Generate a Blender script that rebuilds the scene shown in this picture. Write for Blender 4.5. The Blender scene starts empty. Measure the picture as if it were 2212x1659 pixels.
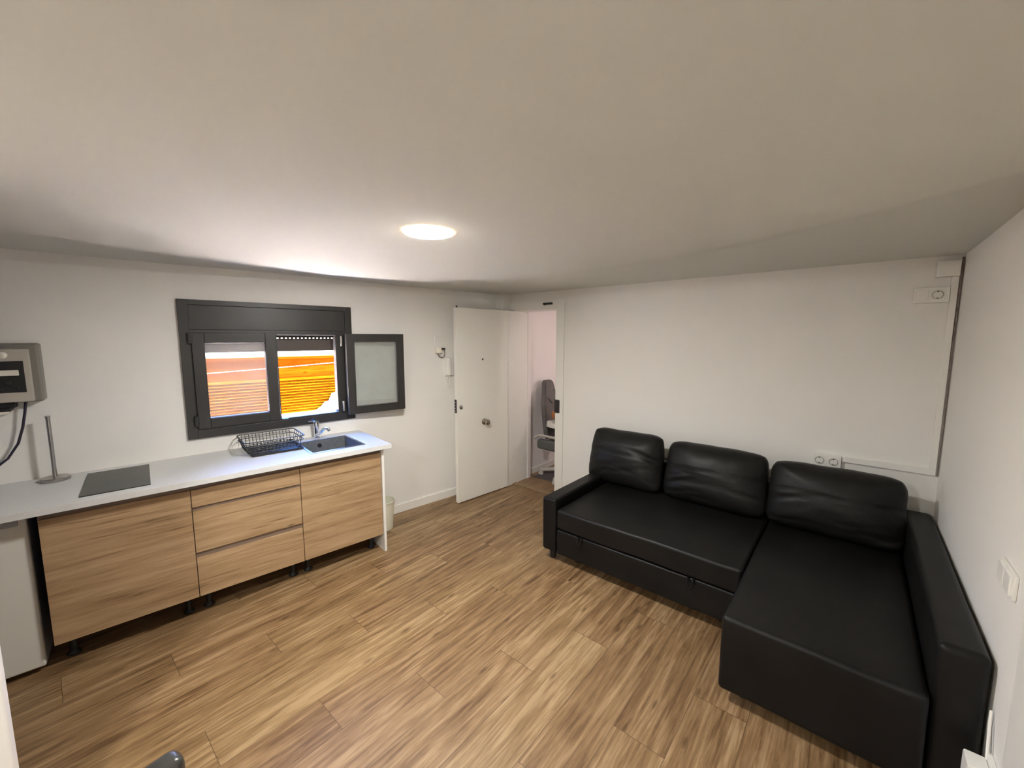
import bpy, bmesh, math, random
from mathutils import Vector, Matrix, noise
random.seed(7)
scn = bpy.context.scene
COL = scn.collection
R = math.radians

# ------------------------------------------------------------------ camera
cam_d = bpy.data.cameras.new('camera'); cam = bpy.data.objects.new('camera', cam_d)
COL.objects.link(cam); scn.camera = cam
cam_d.sensor_fit = 'HORIZONTAL'; cam_d.sensor_width = 36.0
cam_d.lens = 36.0 * 876.0 / 2212.0
cam_d.clip_start = 0.02
cam.location = (0, 0, 1.7)
cam.rotation_euler = (R(90 - 6.48), 0, R(40.35))

# ------------------------------------------------------------------ world, sun, exposure
world = bpy.data.worlds.new('world'); scn.world = world; world.use_nodes = True
wn = world.node_tree; wn.nodes.clear()
wo = wn.nodes.new('ShaderNodeOutputWorld'); bg = wn.nodes.new('ShaderNodeBackground')
# clear sky: white haze at the horizon, deep blue higher up
tcw = wn.nodes.new('ShaderNodeTexCoord'); sxw = wn.nodes.new('ShaderNodeSeparateXYZ'); rw_ = wn.nodes.new('ShaderNodeValToRGB')
wn.links.new(tcw.outputs['Generated'], sxw.inputs[0]); wn.links.new(sxw.outputs[2], rw_.inputs[0]); wn.links.new(rw_.outputs[0], bg.inputs[0]); wn.links.new(bg.outputs[0], wo.inputs[0])
for p, c in ((0.0, (.145, .137, .125)), (.08, (.13, .145, .17)), (.30, (.0, .26, 1.0)), (1.0, (.0, .22, 1.0))):
    e = rw_.color_ramp.elements[0] if p == 0 else rw_.color_ramp.elements[1] if p == 1 else rw_.color_ramp.elements.new(p)
    e.position = p; e.color = (*c, 1)
bg.inputs['Strength'].default_value = 25.0

sun_d = bpy.data.lights.new('sun', 'SUN'); sun_d.energy = 165.0; sun_d.angle = R(0.6); sun_d.color = (1.0, .93, .82)
sun = bpy.data.objects.new('sun', sun_d); COL.objects.link(sun)
sun.location = (6, -3, 8)
sun.rotation_euler = Vector((-.244, -.574, -.78)).to_track_quat('-Z', 'Y').to_euler()

vs = scn.view_settings
scn.display_settings.display_device = 'sRGB'
vs.view_transform = 'Standard'; vs.look = 'None'; vs.gamma = 1; vs.use_curve_mapping = False
vs.exposure = 1.08
cy = scn.cycles
cy.max_bounces = 10; cy.diffuse_bounces = 6; cy.glossy_bounces = 4; cy.transmission_bounces = 8; cy.transparent_max_bounces = 8
cy.use_denoising = True; cy.sample_clamp_indirect = 40; cy.caustics_reflective = False; cy.caustics_refractive = False

for nm, loc, rot, sx, sy in (('window_portal', (-3.60, 1.24, 1.42), (R(90), 0, R(-90 - 7.2)), 1.12, .80),):
    pd = bpy.data.lights.new(nm, 'AREA'); pd.shape = 'RECTANGLE'; pd.size = sx; pd.size_y = sy; pd.cycles.is_portal = True
    po = bpy.data.objects.new(nm, pd); COL.objects.link(po); po.location = loc; po.rotation_euler = rot

LAMP_W = 195.0        # ceiling lamp emission
# ------------------------------------------------------------------ helpers
def new_mat(name):
    m = bpy.data.materials.new(name); m.use_nodes = True
    return m, m.node_tree, m.node_tree.nodes['Principled BSDF']

def S(b, **k):
    for a, v in k.items():
        a = a.replace('_', ' ')
        if a in ('Base Color', 'Emission Color') and len(v) == 3: v = (*v, 1)
        b.inputs[a].default_value = v

def bump(nt, b, scale, strength, dist=.002, detail=4, coords='Object', stretch=None):
    tc = nt.nodes.new('ShaderNodeTexCoord'); n = nt.nodes.new('ShaderNodeTexNoise')
    n.inputs['Scale'].default_value = scale; n.inputs['Detail'].default_value = detail
    src = tc.outputs[coords]
    if stretch:
        mp = nt.nodes.new('ShaderNodeMapping'); mp.inputs['Scale'].default_value = stretch
        nt.links.new(src, mp.inputs[0]); src = mp.outputs[0]
    nt.links.new(src, n.inputs['Vector'])
    bp = nt.nodes.new('ShaderNodeBump'); bp.inputs['Strength'].default_value = strength; bp.inputs['Distance'].default_value = dist
    nt.links.new(n.outputs['Fac'], bp.inputs['Height']); nt.links.new(bp.outputs[0], b.inputs['Normal'])
    return n

def plain(name, col, rough=.5, metal=0.0, bs=None, var=0.04, **k):
    """procedural material: base colour with slight noise mottling and fine bump"""
    m, nt, b = new_mat(name); S(b, Roughness=rough, Metallic=metal)
    tc = nt.nodes.new('ShaderNodeTexCoord'); n = nt.nodes.new('ShaderNodeTexNoise'); n.inputs['Scale'].default_value = k.pop('vscale', 3.0)
    nt.links.new(tc.outputs['Object'], n.inputs['Vector'])
    r = nt.nodes.new('ShaderNodeValToRGB'); nt.links.new(n.outputs['Fac'], r.inputs[0])
    r.color_ramp.elements[0].position = .3; r.color_ramp.elements[1].position = .7
    r.color_ramp.elements[0].color = (*[c * (1 - var) for c in col], 1); r.color_ramp.elements[1].color = (*[min(1, c * (1 + var)) for c in col], 1)
    nt.links.new(r.outputs[0], b.inputs['Base Color'])
    if bs: bump(nt, b, *bs)
    S(b, **k)
    return m

def wood(name, stops, axis_scale, knots=True, rough=.45, uv=False, edge=None):
    """oak: grain stretched along one axis"""
    m, nt, b = new_mat(name); L = nt.links.new; N = nt.nodes.new
    tc = N('ShaderNodeTexCoord'); src = tc.outputs['UV' if uv else 'Object']
    mp = N('ShaderNodeMapping'); mp.inputs['Scale'].default_value = axis_scale; L(src, mp.inputs[0])
    n1 = N('ShaderNodeTexNoise'); n1.inputs['Scale'].default_value = 1.0; n1.inputs['Detail'].default_value = 5; n1.inputs['Roughness'].default_value = .62; n1.inputs['Distortion'].default_value = .6
    L(mp.outputs[0], n1.inputs['Vector'])
    mp2 = N('ShaderNodeMapping'); mp2.inputs['Scale'].default_value = [a * 6 for a in axis_scale]; L(src, mp2.inputs[0])
    n2 = N('ShaderNodeTexNoise'); n2.inputs['Scale'].default_value = 1.0; n2.inputs['Detail'].default_value = 6; L(mp2.outputs[0], n2.inputs['Vector'])
    mx = N('ShaderNodeMath'); mx.operation = 'MULTIPLY_ADD'; L(n2.outputs['Fac'], mx.inputs[0]); mx.inputs[1].default_value = .35; 
    ml = N('ShaderNodeMath'); ml.operation = 'MULTIPLY'; L(n1.outputs['Fac'], ml.inputs[0]); ml.inputs[1].default_value = .72; L(ml.outputs[0], mx.inputs[2])
    r = N('ShaderNodeValToRGB'); L(mx.outputs[0], r.inputs[0])
    cr = r.color_ramp
    while len(cr.elements) < len(stops): cr.elements.new(.5)
    for e, (p, c) in zip(cr.elements, stops): e.position = p; e.color = (*c, 1)
    out = r.outputs[0]
    if knots:
        v = N('ShaderNodeTexVoronoi'); v.inputs['Scale'].default_value = 1.0
        mk = N('ShaderNodeMapping'); mk.inputs['Scale'].default_value = (axis_scale[0] * knots, axis_scale[1] * 2.6, axis_scale[2] * .38)
        L(src, mk.inputs[0]); L(mk.outputs[0], v.inputs['Vector'])
        kr = N('ShaderNodeValToRGB'); L(v.outputs['Distance'], kr.inputs[0])
        kr.color_ramp.elements[0].position = .03; kr.color_ramp.elements[0].color = (.30, .22, .16, 1)
        kr.color_ramp.elements[1].position = .10; kr.color_ramp.elements[1].color = (1, 1, 1, 1)
        mm = N('ShaderNodeMix'); mm.data_type = 'RGBA'; mm.blend_type = 'MULTIPLY'; mm.inputs[0].default_value = .8
        L(out, mm.inputs[6]); L(kr.outputs[0], mm.inputs[7]); out = mm.outputs[2]
    mc = N('ShaderNodeMapping'); mc.inputs['Scale'].default_value = (axis_scale[0] * 3, axis_scale[1] * 2.2, axis_scale[2] * 2.6); L(src, mc.inputs[0])
    n3 = N('ShaderNodeTexNoise'); n3.inputs['Scale'].default_value = 1.0; n3.inputs['Detail'].default_value = 2; n3.inputs['Distortion'].default_value = .4; L(mc.outputs[0], n3.inputs['Vector'])
    r3 = N('ShaderNodeValToRGB'); L(n3.outputs['Fac'], r3.inputs[0]); r3.color_ramp.elements[0].position = .62; r3.color_ramp.elements[0].color = (1, 1, 1, 1); r3.color_ramp.elements[1].position = .72; r3.color_ramp.elements[1].color = (.62, .55, .48, 1)
    m4 = N('ShaderNodeMix'); m4.data_type = 'RGBA'; m4.blend_type = 'MULTIPLY'; m4.inputs[0].default_value = 1; L(out, m4.inputs[6]); L(r3.outputs[0], m4.inputs[7]); out = m4.outputs[2]
    return m, nt, b, out, n2

def bm_box(bm, x0, x1, y0, y1, z0, z1, bev=0.0, seg=2):
    g = bmesh.ops.create_cube(bm, size=1.0)
    vs_ = g['verts']
    for v in vs_:
        v.co = Vector(((x0 + x1) / 2 + v.co.x * (x1 - x0), (y0 + y1) / 2 + v.co.y * (y1 - y0), (z0 + z1) / 2 + v.co.z * (z1 - z0)))
    if bev > 0:
        es = list({e for v in vs_ for e in v.link_edges})
        bmesh.ops.bevel(bm, geom=es, offset=min(bev, .49 * min(abs(x1 - x0), abs(y1 - y0), abs(z1 - z0))), segments=seg, profile=.5, affect='EDGES')
    return bm

def bm_cyl(bm, p0, p1, r0, r1=None, seg=24, caps=True):
    p0 = Vector(p0); p1 = Vector(p1); r1 = r0 if r1 is None else r1
    d = p1 - p0; M = Matrix.Translation((p0 + p1) / 2) @ d.to_track_quat('Z', 'Y').to_matrix().to_4x4()
    bmesh.ops.create_cone(bm, cap_ends=caps, segments=seg, radius1=r0, radius2=r1, depth=d.length, matrix=M)

def bm_tube(bm, pts, r, seg=8, closed=False):
    pts = [Vector(p) for p in pts]; n = len(pts); rings = []
    up = Vector((0, 0, 1)); prev = None
    for i, p in enumerate(pts):
        a = pts[(i - 1) % n] if (closed or i > 0) else p; c = pts[(i + 1) % n] if (closed or i < n - 1) else p
        t = (c - a).normalized()
        if prev is None:
            u = t.cross(up)
            if u.length < .1: u = t.cross(Vector((1, 0, 0)))
            u.normalize()
        else:
            u = (prev - t * prev.dot(t)).normalized()
        prev = u; v = t.cross(u)
        rr = r[i] if isinstance(r, (list, tuple)) else r
        rings.append([bm.verts.new(p + (u * math.cos(2 * math.pi * k / seg) + v * math.sin(2 * math.pi * k / seg)) * rr) for k in range(seg)])
    for i in range(n if closed else n - 1):
        A, B = rings[i], rings[(i + 1) % n]
        for k in range(seg): bm.faces.new((A[k], A[(k + 1) % seg], B[(k + 1) % seg], B[k]))
    if not closed:
        bm.faces.new(rings[0][::-1]); bm.faces.new(rings[-1])

def bm_lathe(bm, prof, c=(0, 0, 0), seg=40, axis='Z'):
    c = Vector(c); rings = []
    for r, h in prof:
        if r < 1e-6: rings.append([bm.verts.new(c + Vector((0, 0, h)))])
        else: rings.append([bm.verts.new(c + Vector((r * math.cos(2 * math.pi * k / seg), r * math.sin(2 * math.pi * k / seg), h))) for k in range(seg)])
    for A, B in zip(rings, rings[1:]):
        for k in range(seg):
            if len(A) == 1 and len(B) == 1: continue
            if len(A) == 1: bm.faces.new((A[0], B[k], B[(k + 1) % seg]))
            elif len(B) == 1: bm.faces.new((A[k], B[0], A[(k + 1) % seg]))
            else: bm.faces.new((A[k], A[(k + 1) % seg], B[(k + 1) % seg], B[k]))

def bm_prism(bm, poly, z0, z1, bev=0, axis='z'):
    """extrude polygon (list of 2d) : axis z -> (x,y) ; y -> (x,z) ; x -> (y,z)"""
    def P(a, b, c): return {'z': (a, b, c), 'y': (a, c, b), 'x': (c, a, b)}[axis]
    A = [bm.verts.new(P(a, b, z0)) for a, b in poly]; B = [bm.verts.new(P(a, b, z1)) for a, b in poly]
    n = len(poly); fs = [bm.faces.new(A[::-1]), bm.faces.new(B)]
    for i in range(n): fs.append(bm.faces.new((A[i], A[(i + 1) % n], B[(i + 1) % n], B[i])))
    bmesh.ops.recalc_face_normals(bm, faces=fs)
    if bev:
        es = list({e for f in fs[:2] for e in f.edges}); bmesh.ops.bevel(bm, geom=es, offset=bev, segments=2, affect='EDGES')

def NB(): return bmesh.new()

def obj(name, bm, mat, parent=None, smooth=False, sharp=None):
    bmesh.ops.recalc_face_normals(bm, faces=bm.faces[:])
    me = bpy.data.meshes.new(name); bm.to_mesh(me); bm.free()
    for mm in (mat if isinstance(mat, (list, tuple)) else [mat]): me.materials.append(mm)
    o = bpy.data.objects.new(name, me); COL.objects.link(o)
    if smooth:
        me.polygons.foreach_set('use_smooth', [True] * len(me.polygons))
        me.set_sharp_from_angle(angle=R(sharp or 35))
    if smooth:
        wn_ = o.modifiers.new('weighted_normals', 'WEIGHTED_NORMAL'); wn_.keep_sharp = True; wn_.weight = 80
    if parent: o.parent = parent
    return o

def box(name, x0, x1, y0, y1, z0, z1, mat, parent=None, bev=0.002, seg=2):
    return obj(name, bm_box(NB(), x0, x1, y0, y1, z0, z1, bev, seg), mat, parent, smooth=bev > 0)

def tag(o, label, cat, group=None, kind=None):
    if label: o['label'] = label
    if cat: o['category'] = cat
    if group: o['group'] = group
    if kind: o['kind'] = kind
    return o

def thing(name, label, cat, loc=(0, 0, 0), rz=0, group=None):
    o = bpy.data.objects.new(name, None); COL.objects.link(o); o.location = loc; o.rotation_euler = (0, 0, rz)
    return tag(o, label, cat, group)

def struct(o, label=None):
    o['kind'] = 'structure'
    if label: o['label'] = label; 
    return o

# window-wall frame: local X = out of the wall into the room, local Y = along the wall (s)
AW = R(7.2); NW = Vector((math.cos(AW), -math.sin(AW), 0)); SW = Vector((math.sin(AW), math.cos(AW), 0)); DW = -3.5606
def WP(t, s, z=0.0): return NW * (DW + t) + SW * s + Vector((0, 0, z))
def wthing(name, label, cat, t, s, z, group=None): return thing(name, label, cat, WP(t, s, z), -AW, group)
def wplace(o, t=0, s=0, z=0): o.location = WP(t, s, z); o.rotation_euler = (0, 0, -AW); return o

# ------------------------------------------------------------------ materials
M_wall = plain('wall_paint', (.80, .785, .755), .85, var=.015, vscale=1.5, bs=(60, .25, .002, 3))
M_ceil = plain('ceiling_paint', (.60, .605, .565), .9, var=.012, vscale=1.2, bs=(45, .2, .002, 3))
M_white = plain('white_gloss_paint', (.80, .79, .755), .38, var=.01)
M_door = plain('door_white', (.80, .785, .73), .42, var=.012)
M_wtop = plain('worktop_white', (.63, .635, .63), .5, var=.02, vscale=60, Specular_IOR_Level=.12)
M_plastic = plain('white_plastic', (.82, .81, .77), .35, var=.01)
M_winframe = plain('dark_grey_aluminium', (.028, .026, .024), .38, var=.08, vscale=8)
M_black = plain('black_rubber', (.012, .012, .012), .5)
M_darkmetal = plain('dark_metal', (.05, .045, .045), .4, .6)
M_chrome = plain('chrome', (.75, .75, .76), .1, 1.0)
M_steel = plain('brushed_steel', (.42, .40, .38), .3, 1.0, var=.1, vscale=30)
M_knob = plain('satin_nickel', (.42, .38, .33), .22, 1.0)
M_leather = plain('black_leather', (.0062, .0060, .0057), .46, var=.25, vscale=6, bs=(90, .25, .002, 5), Specular_IOR_Level=.24)
M_leather2 = plain('black_leather_cushion', (.0095, .0092, .0086), .45, var=.3, vscale=5, bs=(28, .35, .006, 5), Specular_IOR_Level=.24)
M_hob = plain('hob_glass', (.022, .022, .02), .32, var=.2, vscale=12, bs=(160, .15, .001, 2))
M_sink = plain('sink_dark_composite', (.19, .195, .20), .32, .3, var=.1, vscale=40)
M_sinkrim = plain('sink_steel_rim', (.55, .57, .6), .25, 1.0)
M_rack = plain('black_coated_wire', (.012, .012, .013), .4)
M_rail = plain('taupe_rail', (.19, .135, .10), .5, var=.05)
M_strip = plain('threshold_oak', (.27, .18, .10), .5, var=.1, vscale=20)
M_carc = plain('cabinet_carcass', (.30, .27, .24), .6)
M_fridge = plain('fridge_white', (.66, .65, .60), .4, var=.015)
M_fridgegrey = plain('fridge_grey', (.30, .31, .34), .4)
M_bin = plain('cream_bin', (.72, .71, .60), .4, var=.03)
M_greybox = plain('grey_enclosure', (.20, .19, .17), .45, var=.04)
M_greybox2 = plain('grey_enclosure_face', (.44, .41, .36), .45, var=.04)
M_cream = plain('cream_button', (.80, .76, .66), .35)
M_cable = plain('dark_blue_cable', (.02, .015, .035), .4)
M_greycable = plain('grey_cable', (.16, .14, .12), .5)
M_gap = plain('brown_grey_gap', (.24, .19, .175), .9, var=.3, vscale=30)
M_chairgrey = plain('grey_fabric', (.14, .128, .125), .85, var=.12, vscale=40, bs=(300, .3, .001, 2))
M_chairgrey2 = plain('dark_grey_fabric', (.085, .088, .088), .85, var=.12, vscale=40, bs=(300, .3, .001, 2))
M_lightgrey = plain('pale_grey_plastic', (.46, .43, .40), .45)
M_rug = plain('dark_rug', (.10, .085, .09), .95, var=.3, vscale=60, bs=(400, .6, .003, 3))
M_brownbag = plain('brown_cardboard', (.42, .17, .06), .7, var=.15, vscale=12)
M_paper = plain('white_paper', (.72, .70, .66), .7, var=.05)
M_box = plain('dark_box', (.018, .006, .007), .4, var=.5, vscale=20)
M_hallwall = plain('hall_paint', (.79, .755, .755), .85, var=.015, bs=(60, .25, .002, 3))
M_extwhite = plain('exterior_render', (.8, .78, .72), .9, var=.08, vscale=20, bs=(90, .5, .01, 4))
M_roof = plain('pale_bounce_roof', (.74, .66, .58), .9, var=.1, vscale=9, bs=(60, .4, .006, 3))
M_wire = plain('white_wire', (.10, .095, .09), .7)
M_dwire = plain('dark_wire', (.10, .09, .08), .5)
M_shutter = plain('roller_shutter', (.10, .075, .065), .5)
M_ground = plain('outdoor_ground', (.35, .33, .30), .95, var=.15)

def thin_glass(name, tint, f0, haze):
    m, nt, b = new_mat(name); nt.nodes.remove(b); N = nt.nodes.new; L = nt.links.new
    out = nt.nodes['Material Output']; tr = N('ShaderNodeBsdfTransparent'); tr.inputs[0].default_value = (*tint, 1)
    gl = N('ShaderNodeBsdfGlossy'); gl.inputs['Roughness'].default_value = .015
    fr = N('ShaderNodeFresnel'); fr.inputs[0].default_value = f0
    mx = N('ShaderNodeMixShader'); L(fr.outputs[0], mx.inputs[0]); L(tr.outputs[0], mx.inputs[1]); L(gl.outputs[0], mx.inputs[2])
    df = N('ShaderNodeBsdfDiffuse'); df.inputs[0].default_value = (.8, .8, .78, 1)  # pale diffuse veil painted in for the bright room reflected in the panes
    m2 = N('ShaderNodeMixShader'); n = N('ShaderNodeTexNoise'); n.inputs['Scale'].default_value = 6; tc = N('ShaderNodeTexCoord'); L(tc.outputs['Object'], n.inputs['Vector'])
    mr = N('ShaderNodeMapRange'); mr.inputs[3].default_value = haze * .6; mr.inputs[4].default_value = haze * 1.4; L(n.outputs['Fac'], mr.inputs[0]); L(mr.outputs[0], m2.inputs[0])
    L(mx.outputs[0], m2.inputs[1]); L(df.outputs[0], m2.inputs[2]); L(m2.outputs[0], out.inputs[0]); return m
M_glass = thin_glass('window_glass', (.90, .90, .92), 1.6, .20)
M_glass2 = thin_glass('sash_glass', (.90, .93, .91), 1.7, .20)

m, nt, b = new_mat('lamp_diffuser'); M_lamp = m
S(b, Base_Color=(1, 1, 1), Roughness=.5, Emission_Color=(1.0, .975, .915), Emission_Strength=LAMP_W)
m, nt, b = new_mat('lamp_rim'); M_lamprim = m
S(b, Base_Color=(.85, .8, .7), Roughness=.4, Emission_Color=(1.0, .74, .48), Emission_Strength=LAMP_W * .05)

# oak fronts (grain runs horizontally along local Y)
m, nt, b, out, n2 = wood('oak_front', [(.34, (.16, .090, .042)), (.43, (.31, .196, .102)), (.56, (.395, .262, .146)), (.70, (.47, .335, .198))], (.6, 1.2, 24.0), knots=.20)
nt.links.new(out, b.inputs['Base Color']); S(b, Roughness=.5); M_oak = m

# floor planks: UV = metres inside the plank, plus a per-plank random attribute
def floor_mat():
    m, nt, b = new_mat('oak_plank_floor'); L = nt.links.new; N = nt.nodes.new
    uv = N('ShaderNodeUVMap'); uv.uv_map = 'plank'
    at = N('ShaderNodeAttribute'); at.attribute_name = 'rnd'; at.attribute_type = 'GEOMETRY'
    sx = N('ShaderNodeSeparateColor'); L(at.outputs['Color'], sx.inputs[0])
    off = N('ShaderNodeVectorMath'); off.operation = 'MULTIPLY_ADD'
    L(at.outputs['Color'], off.inputs[0]); off.inputs[1].default_value = (37, 53, 29); L(uv.outputs[0], off.inputs[2])
    def nz(scale, detail, dist=0.0, rough=.6):
        mp = N('ShaderNodeMapping'); mp.inputs['Scale'].default_value = scale; L(off.outputs[0], mp.inputs[0])
        n = N('ShaderNodeTexNoise'); n.inputs['Scale'].default_value = 1; n.inputs['Detail'].default_value = detail
        n.inputs['Distortion'].default_value = dist; n.inputs['Roughness'].default_value = rough; L(mp.outputs[0], n.inputs['Vector']); return n.outputs['Fac']
    def mth(op, a, b_, c=None):
        q = N('ShaderNodeMath'); q.operation = op
        for i, v in enumerate((a, b_, c)):
            if v is None: continue
            if isinstance(v, (int, float)): q.inputs[i].default_value = v
            else: L(v, q.inputs[i])
        return q.outputs[0]
    big = nz((20, 1.3, 1), 4, 1.2); fine = nz((70, 4.0, 1), 6, .3, .7); mot = nz((5, 4, 1), 3, .2)
    v = mth('MULTIPLY_ADD', fine, .52, mth('MULTIPLY_ADD', big, .52, mth('MULTIPLY', mot, .14)))
    v = mth('ADD', v, mth('MULTIPLY_ADD', sx.outputs[0], .06, -.03))
    r = N('ShaderNodeValToRGB'); L(v, r.inputs[0]); cr = r.color_ramp
    st = [(.42, (.080, .042, .018)), (.52, (.170, .100, .046)), (.61, (.250, .158, .078)), (.71, (.37, .255, .145))]
    while len(cr.elements) < 4: cr.elements.new(.5)
    for e, (p, c) in zip(cr.elements, st): e.position = p; e.color = (*c, 1)
    # per plank tint
    t = N('ShaderNodeMix'); t.data_type = 'RGBA'; t.blend_type = 'MULTIPLY'; t.inputs[0].default_value = 1.0
    tr = N('ShaderNodeValToRGB'); L(sx.outputs[1], tr.inputs[0])
    tr.color_ramp.elements[0].color = (.96, .91, .88, 1); tr.color_ramp.elements[1].color = (1.02, 1.01, .96, 1)
    L(r.outputs[0], t.inputs[6]); L(tr.outputs[0], t.inputs[7])
    # knots
    mk = N('ShaderNodeMapping'); mk.inputs['Scale'].default_value = (4.5, 1.4, 1); L(off.outputs[0], mk.inputs[0])
    vo = N('ShaderNodeTexVoronoi'); vo.inputs['Scale'].default_value = 1.0; vo.voronoi_dimensions = '2D'; L(mk.outputs[0], vo.inputs['Vector'])
    kr = N('ShaderNodeValToRGB'); L(vo.outputs['Distance'], kr.inputs[0])
    kr.color_ramp.elements[0].position = .015; kr.color_ramp.elements[0].color = (.28, .22, .18, 1); kr.color_ramp.elements[1].position = .06; kr.color_ramp.elements[1].color = (1, 1, 1, 1)
    k = N('ShaderNodeMix'); k.data_type = 'RGBA'; k.blend_type = 'MULTIPLY'; k.inputs[0].default_value = .6; L(t.outputs[2], k.inputs[6]); L(kr.outputs[0], k.inputs[7])
    # seams
    s = N('ShaderNodeSeparateXYZ'); L(uv.outputs[0], s.inputs[0])
    u = mth('MINIMUM', s.outputs[0], mth('SUBTRACT', .2237, s.outputs[0])); w = mth('MINIMUM', s.outputs[1], mth('SUBTRACT', 1.175, s.outputs[1]))
    e = mth('MINIMUM', u, w); seam = N('ShaderNodeMapRange'); L(e, seam.inputs[0]); seam.inputs[1].default_value = .0004; seam.inputs[2].default_value = .0020
    sm = N('ShaderNodeMix'); sm.data_type = 'RGBA'; L(seam.outputs[0], sm.inputs[0]); sm.inputs[6].default_value = (.10, .058, .030, 1); L(k.outputs[2], sm.inputs[7])
    L(sm.outputs[2], b.inputs['Base Color'])
    bp = N('ShaderNodeBump'); bp.inputs['Strength'].default_value = .25; bp.inputs['Distance'].default_value = .001
    hh = mth('MULTIPLY_ADD', seam.outputs[0], 1.0, mth('MULTIPLY', fine, .4)); L(hh, bp.inputs['Height']); L(bp.outputs[0], b.inputs['Normal'])
    rr = N('ShaderNodeMapRange'); L(fine, rr.inputs[0]); rr.inputs[3].default_value = .36; rr.inputs[4].default_value = .52; L(rr.outputs[0], b.inputs['Roughness'])
    return m
M_floor = floor_mat()

# ------------------------------------------------------------------ room shell
def make_floor():
    me = bpy.data.meshes.new('floor'); V = []; F = []; UV = []; C = []
    W_, Ln = .2237, 1.175
    x_min, x_max, y_min, y_max = -4.15, .60, -2.75, 6.2
    for k in range(-4, 19):
        xr = -.254 - W_ * k; xl = xr - W_
        if xl > x_max or xr < x_min: continue
        off = .735 - .392 * k
        off -= math.floor(off / Ln) * Ln
        j = math.floor((y_min - off) / Ln)
        while off + j * Ln < y_max:
            y0 = off + j * Ln; y1 = y0 + Ln; j += 1
            a0, a1, b0, b1 = max(xl, x_min), min(xr, x_max), max(y0, y_min), min(y1, y_max)
            if a1 <= a0 or b1 <= b0: continue
            i = len(V); V += [(a0, b0, 0), (a1, b0, 0), (a1, b1, 0), (a0, b1, 0)]; F.append((i, i + 1, i + 2, i + 3))
            UV += [(a0 - xl, b0 - y0), (a1 - xl, b0 - y0), (a1 - xl, b1 - y0), (a0 - xl, b1 - y0)]
            c = (random.random(), random.random(), random.random(), 1); C += [c] * 4
    me.from_pydata(V, [], F)
    uvl = me.uv_layers.new(name='plank'); 
    for i, u in enumerate(UV): uvl.data[i].uv = u
    ca = me.color_attributes.new('rnd', 'FLOAT_COLOR', 'CORNER')
    for i, c in enumerate(C): ca.data[i].color = c
    me.materials.append(M_floor)
    o = bpy.data.objects.new('floor', me); COL.objects.link(o); return struct(o)
make_floor()

RIDGE = [Vector(p) for p in [(.6, 1.55), (.31, 1.80), (.02, 1.99), (-.58, 2.30), (-1.32, 2.47), (-2.1, 2.45), (-2.72, 2.1), (-2.95, 1.5), (-2.88, .92), (-2.83, 0), (-2.8, -2.7)]]
RIP = [Vector(p) for p in [(-2.95, 1.3), (-2.54, .51), (-2.26, .19), (-2.09, -.02), (-1.7, -.5)]]
def sdist(P, line):
    best = 1e9; sg = 1; par = 0
    for i, (a, b_) in enumerate(zip(line, line[1:])):
        d = b_ - a; t = max(0, min(1, (P - a).dot(d) / d.length_squared)); q = a + d * t; l = (P - q).length
        if l < best:
            best = l; sg = 1 if (d.x * (P.y - a.y) - d.y * (P.x - a.x)) > 0 else -1; par = i + t
    return best * sg, par
def ceil_z(x, y):
    P = Vector((x, y))
    d, par = sdist(P, RIDGE)      # negative = towards the walls, positive = room middle
    z = 2.205
    wo_ = .11 + .09 * min(1, max(0, par / 4))          # the crease is sharp near the right wall, softer further left
    am = .052 if par < 3 else .052 - .010 * min(1, par - 3)
    if d > 0: z -= am * math.exp(-(d / .45) ** 2)
    else: z -= am * math.exp(-(-d / wo_) ** 1.6)
    if d < 0: z -= .018 * min(1, -d / .35)
    d2, par2 = sdist(P, RIP)
    fade = math.sin(math.pi * min(1, max(0, par2 / 4))) 
    z -= .022 * fade * math.exp(-(d2 / (.25 if d2 > 0 else .10)) ** 2)
    z += .006 * noise.noise(Vector((x * 1.1, y * 1.1, 3))) 
    return z
def make_ceiling():
    bm = NB(); nx, ny = 200, 260; X0, X1, Y0, Y1 = 0, .62, -2.72, 3.60
    def xl(y): return (DW - .21 + math.sin(AW) * y) / math.cos(AW)
    g = [[bm.verts.new((xl(Y0 + (Y1 - Y0) * j / ny) + (X1 - xl(Y0 + (Y1 - Y0) * j / ny)) * i / nx, Y0 + (Y1 - Y0) * j / ny, 0)) for j in range(ny + 1)] for i in range(nx + 1)]
    for r in g:
        for v in r: v.co.z = ceil_z(v.co.x, v.co.y)
    for i in range(nx):
        for j in range(ny): bm.faces.new((g[i][j], g[i][j + 1], g[i + 1][j + 1], g[i + 1][j]))
    # thickness: slab on top
    r = bmesh.ops.extrude_face_region(bm, geom=bm.faces[:])
    for v in [e for e in r['geom'] if isinstance(e, bmesh.types.BMVert)]: v.co.z = 2.45
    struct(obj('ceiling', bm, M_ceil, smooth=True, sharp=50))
make_ceiling()

FY = 3.57; RX = .44; BY = -2.6; WT = .22
# window wall with the window opening (s .235..1.33, z 1.03..1.93)
bm = NB(); H = 2.44
for (s0, s1, z0, z1) in [(-3.0, .235, 0, H), (1.33, 3.95, 0, H), (.235, 1.33, 0, 1.03), (.235, 1.33, 1.93, H)]:
    bm_box(bm, -WT, 0, s0, s1, z0, z1)
wplace(struct(obj('wall_window_side', bm, M_wall)))
# far wall with door opening x -2.955..-2.39
bm = NB()
for (x0, x1, z0, z1) in [(-3.45, -2.985, 0, H), (-2.375, .66, 0, H), (-2.985, -2.375, 2.035, H)]:
    bm_box(bm, x0, x1, FY, FY + .20, z0, z1)
struct(obj('wall_far', bm, M_wall))
bm = NB(); bm_box(bm, -3.22, -3.045, 3.425, FY, 0, H); struct(obj('wall_pier', bm, M_wall))
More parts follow.
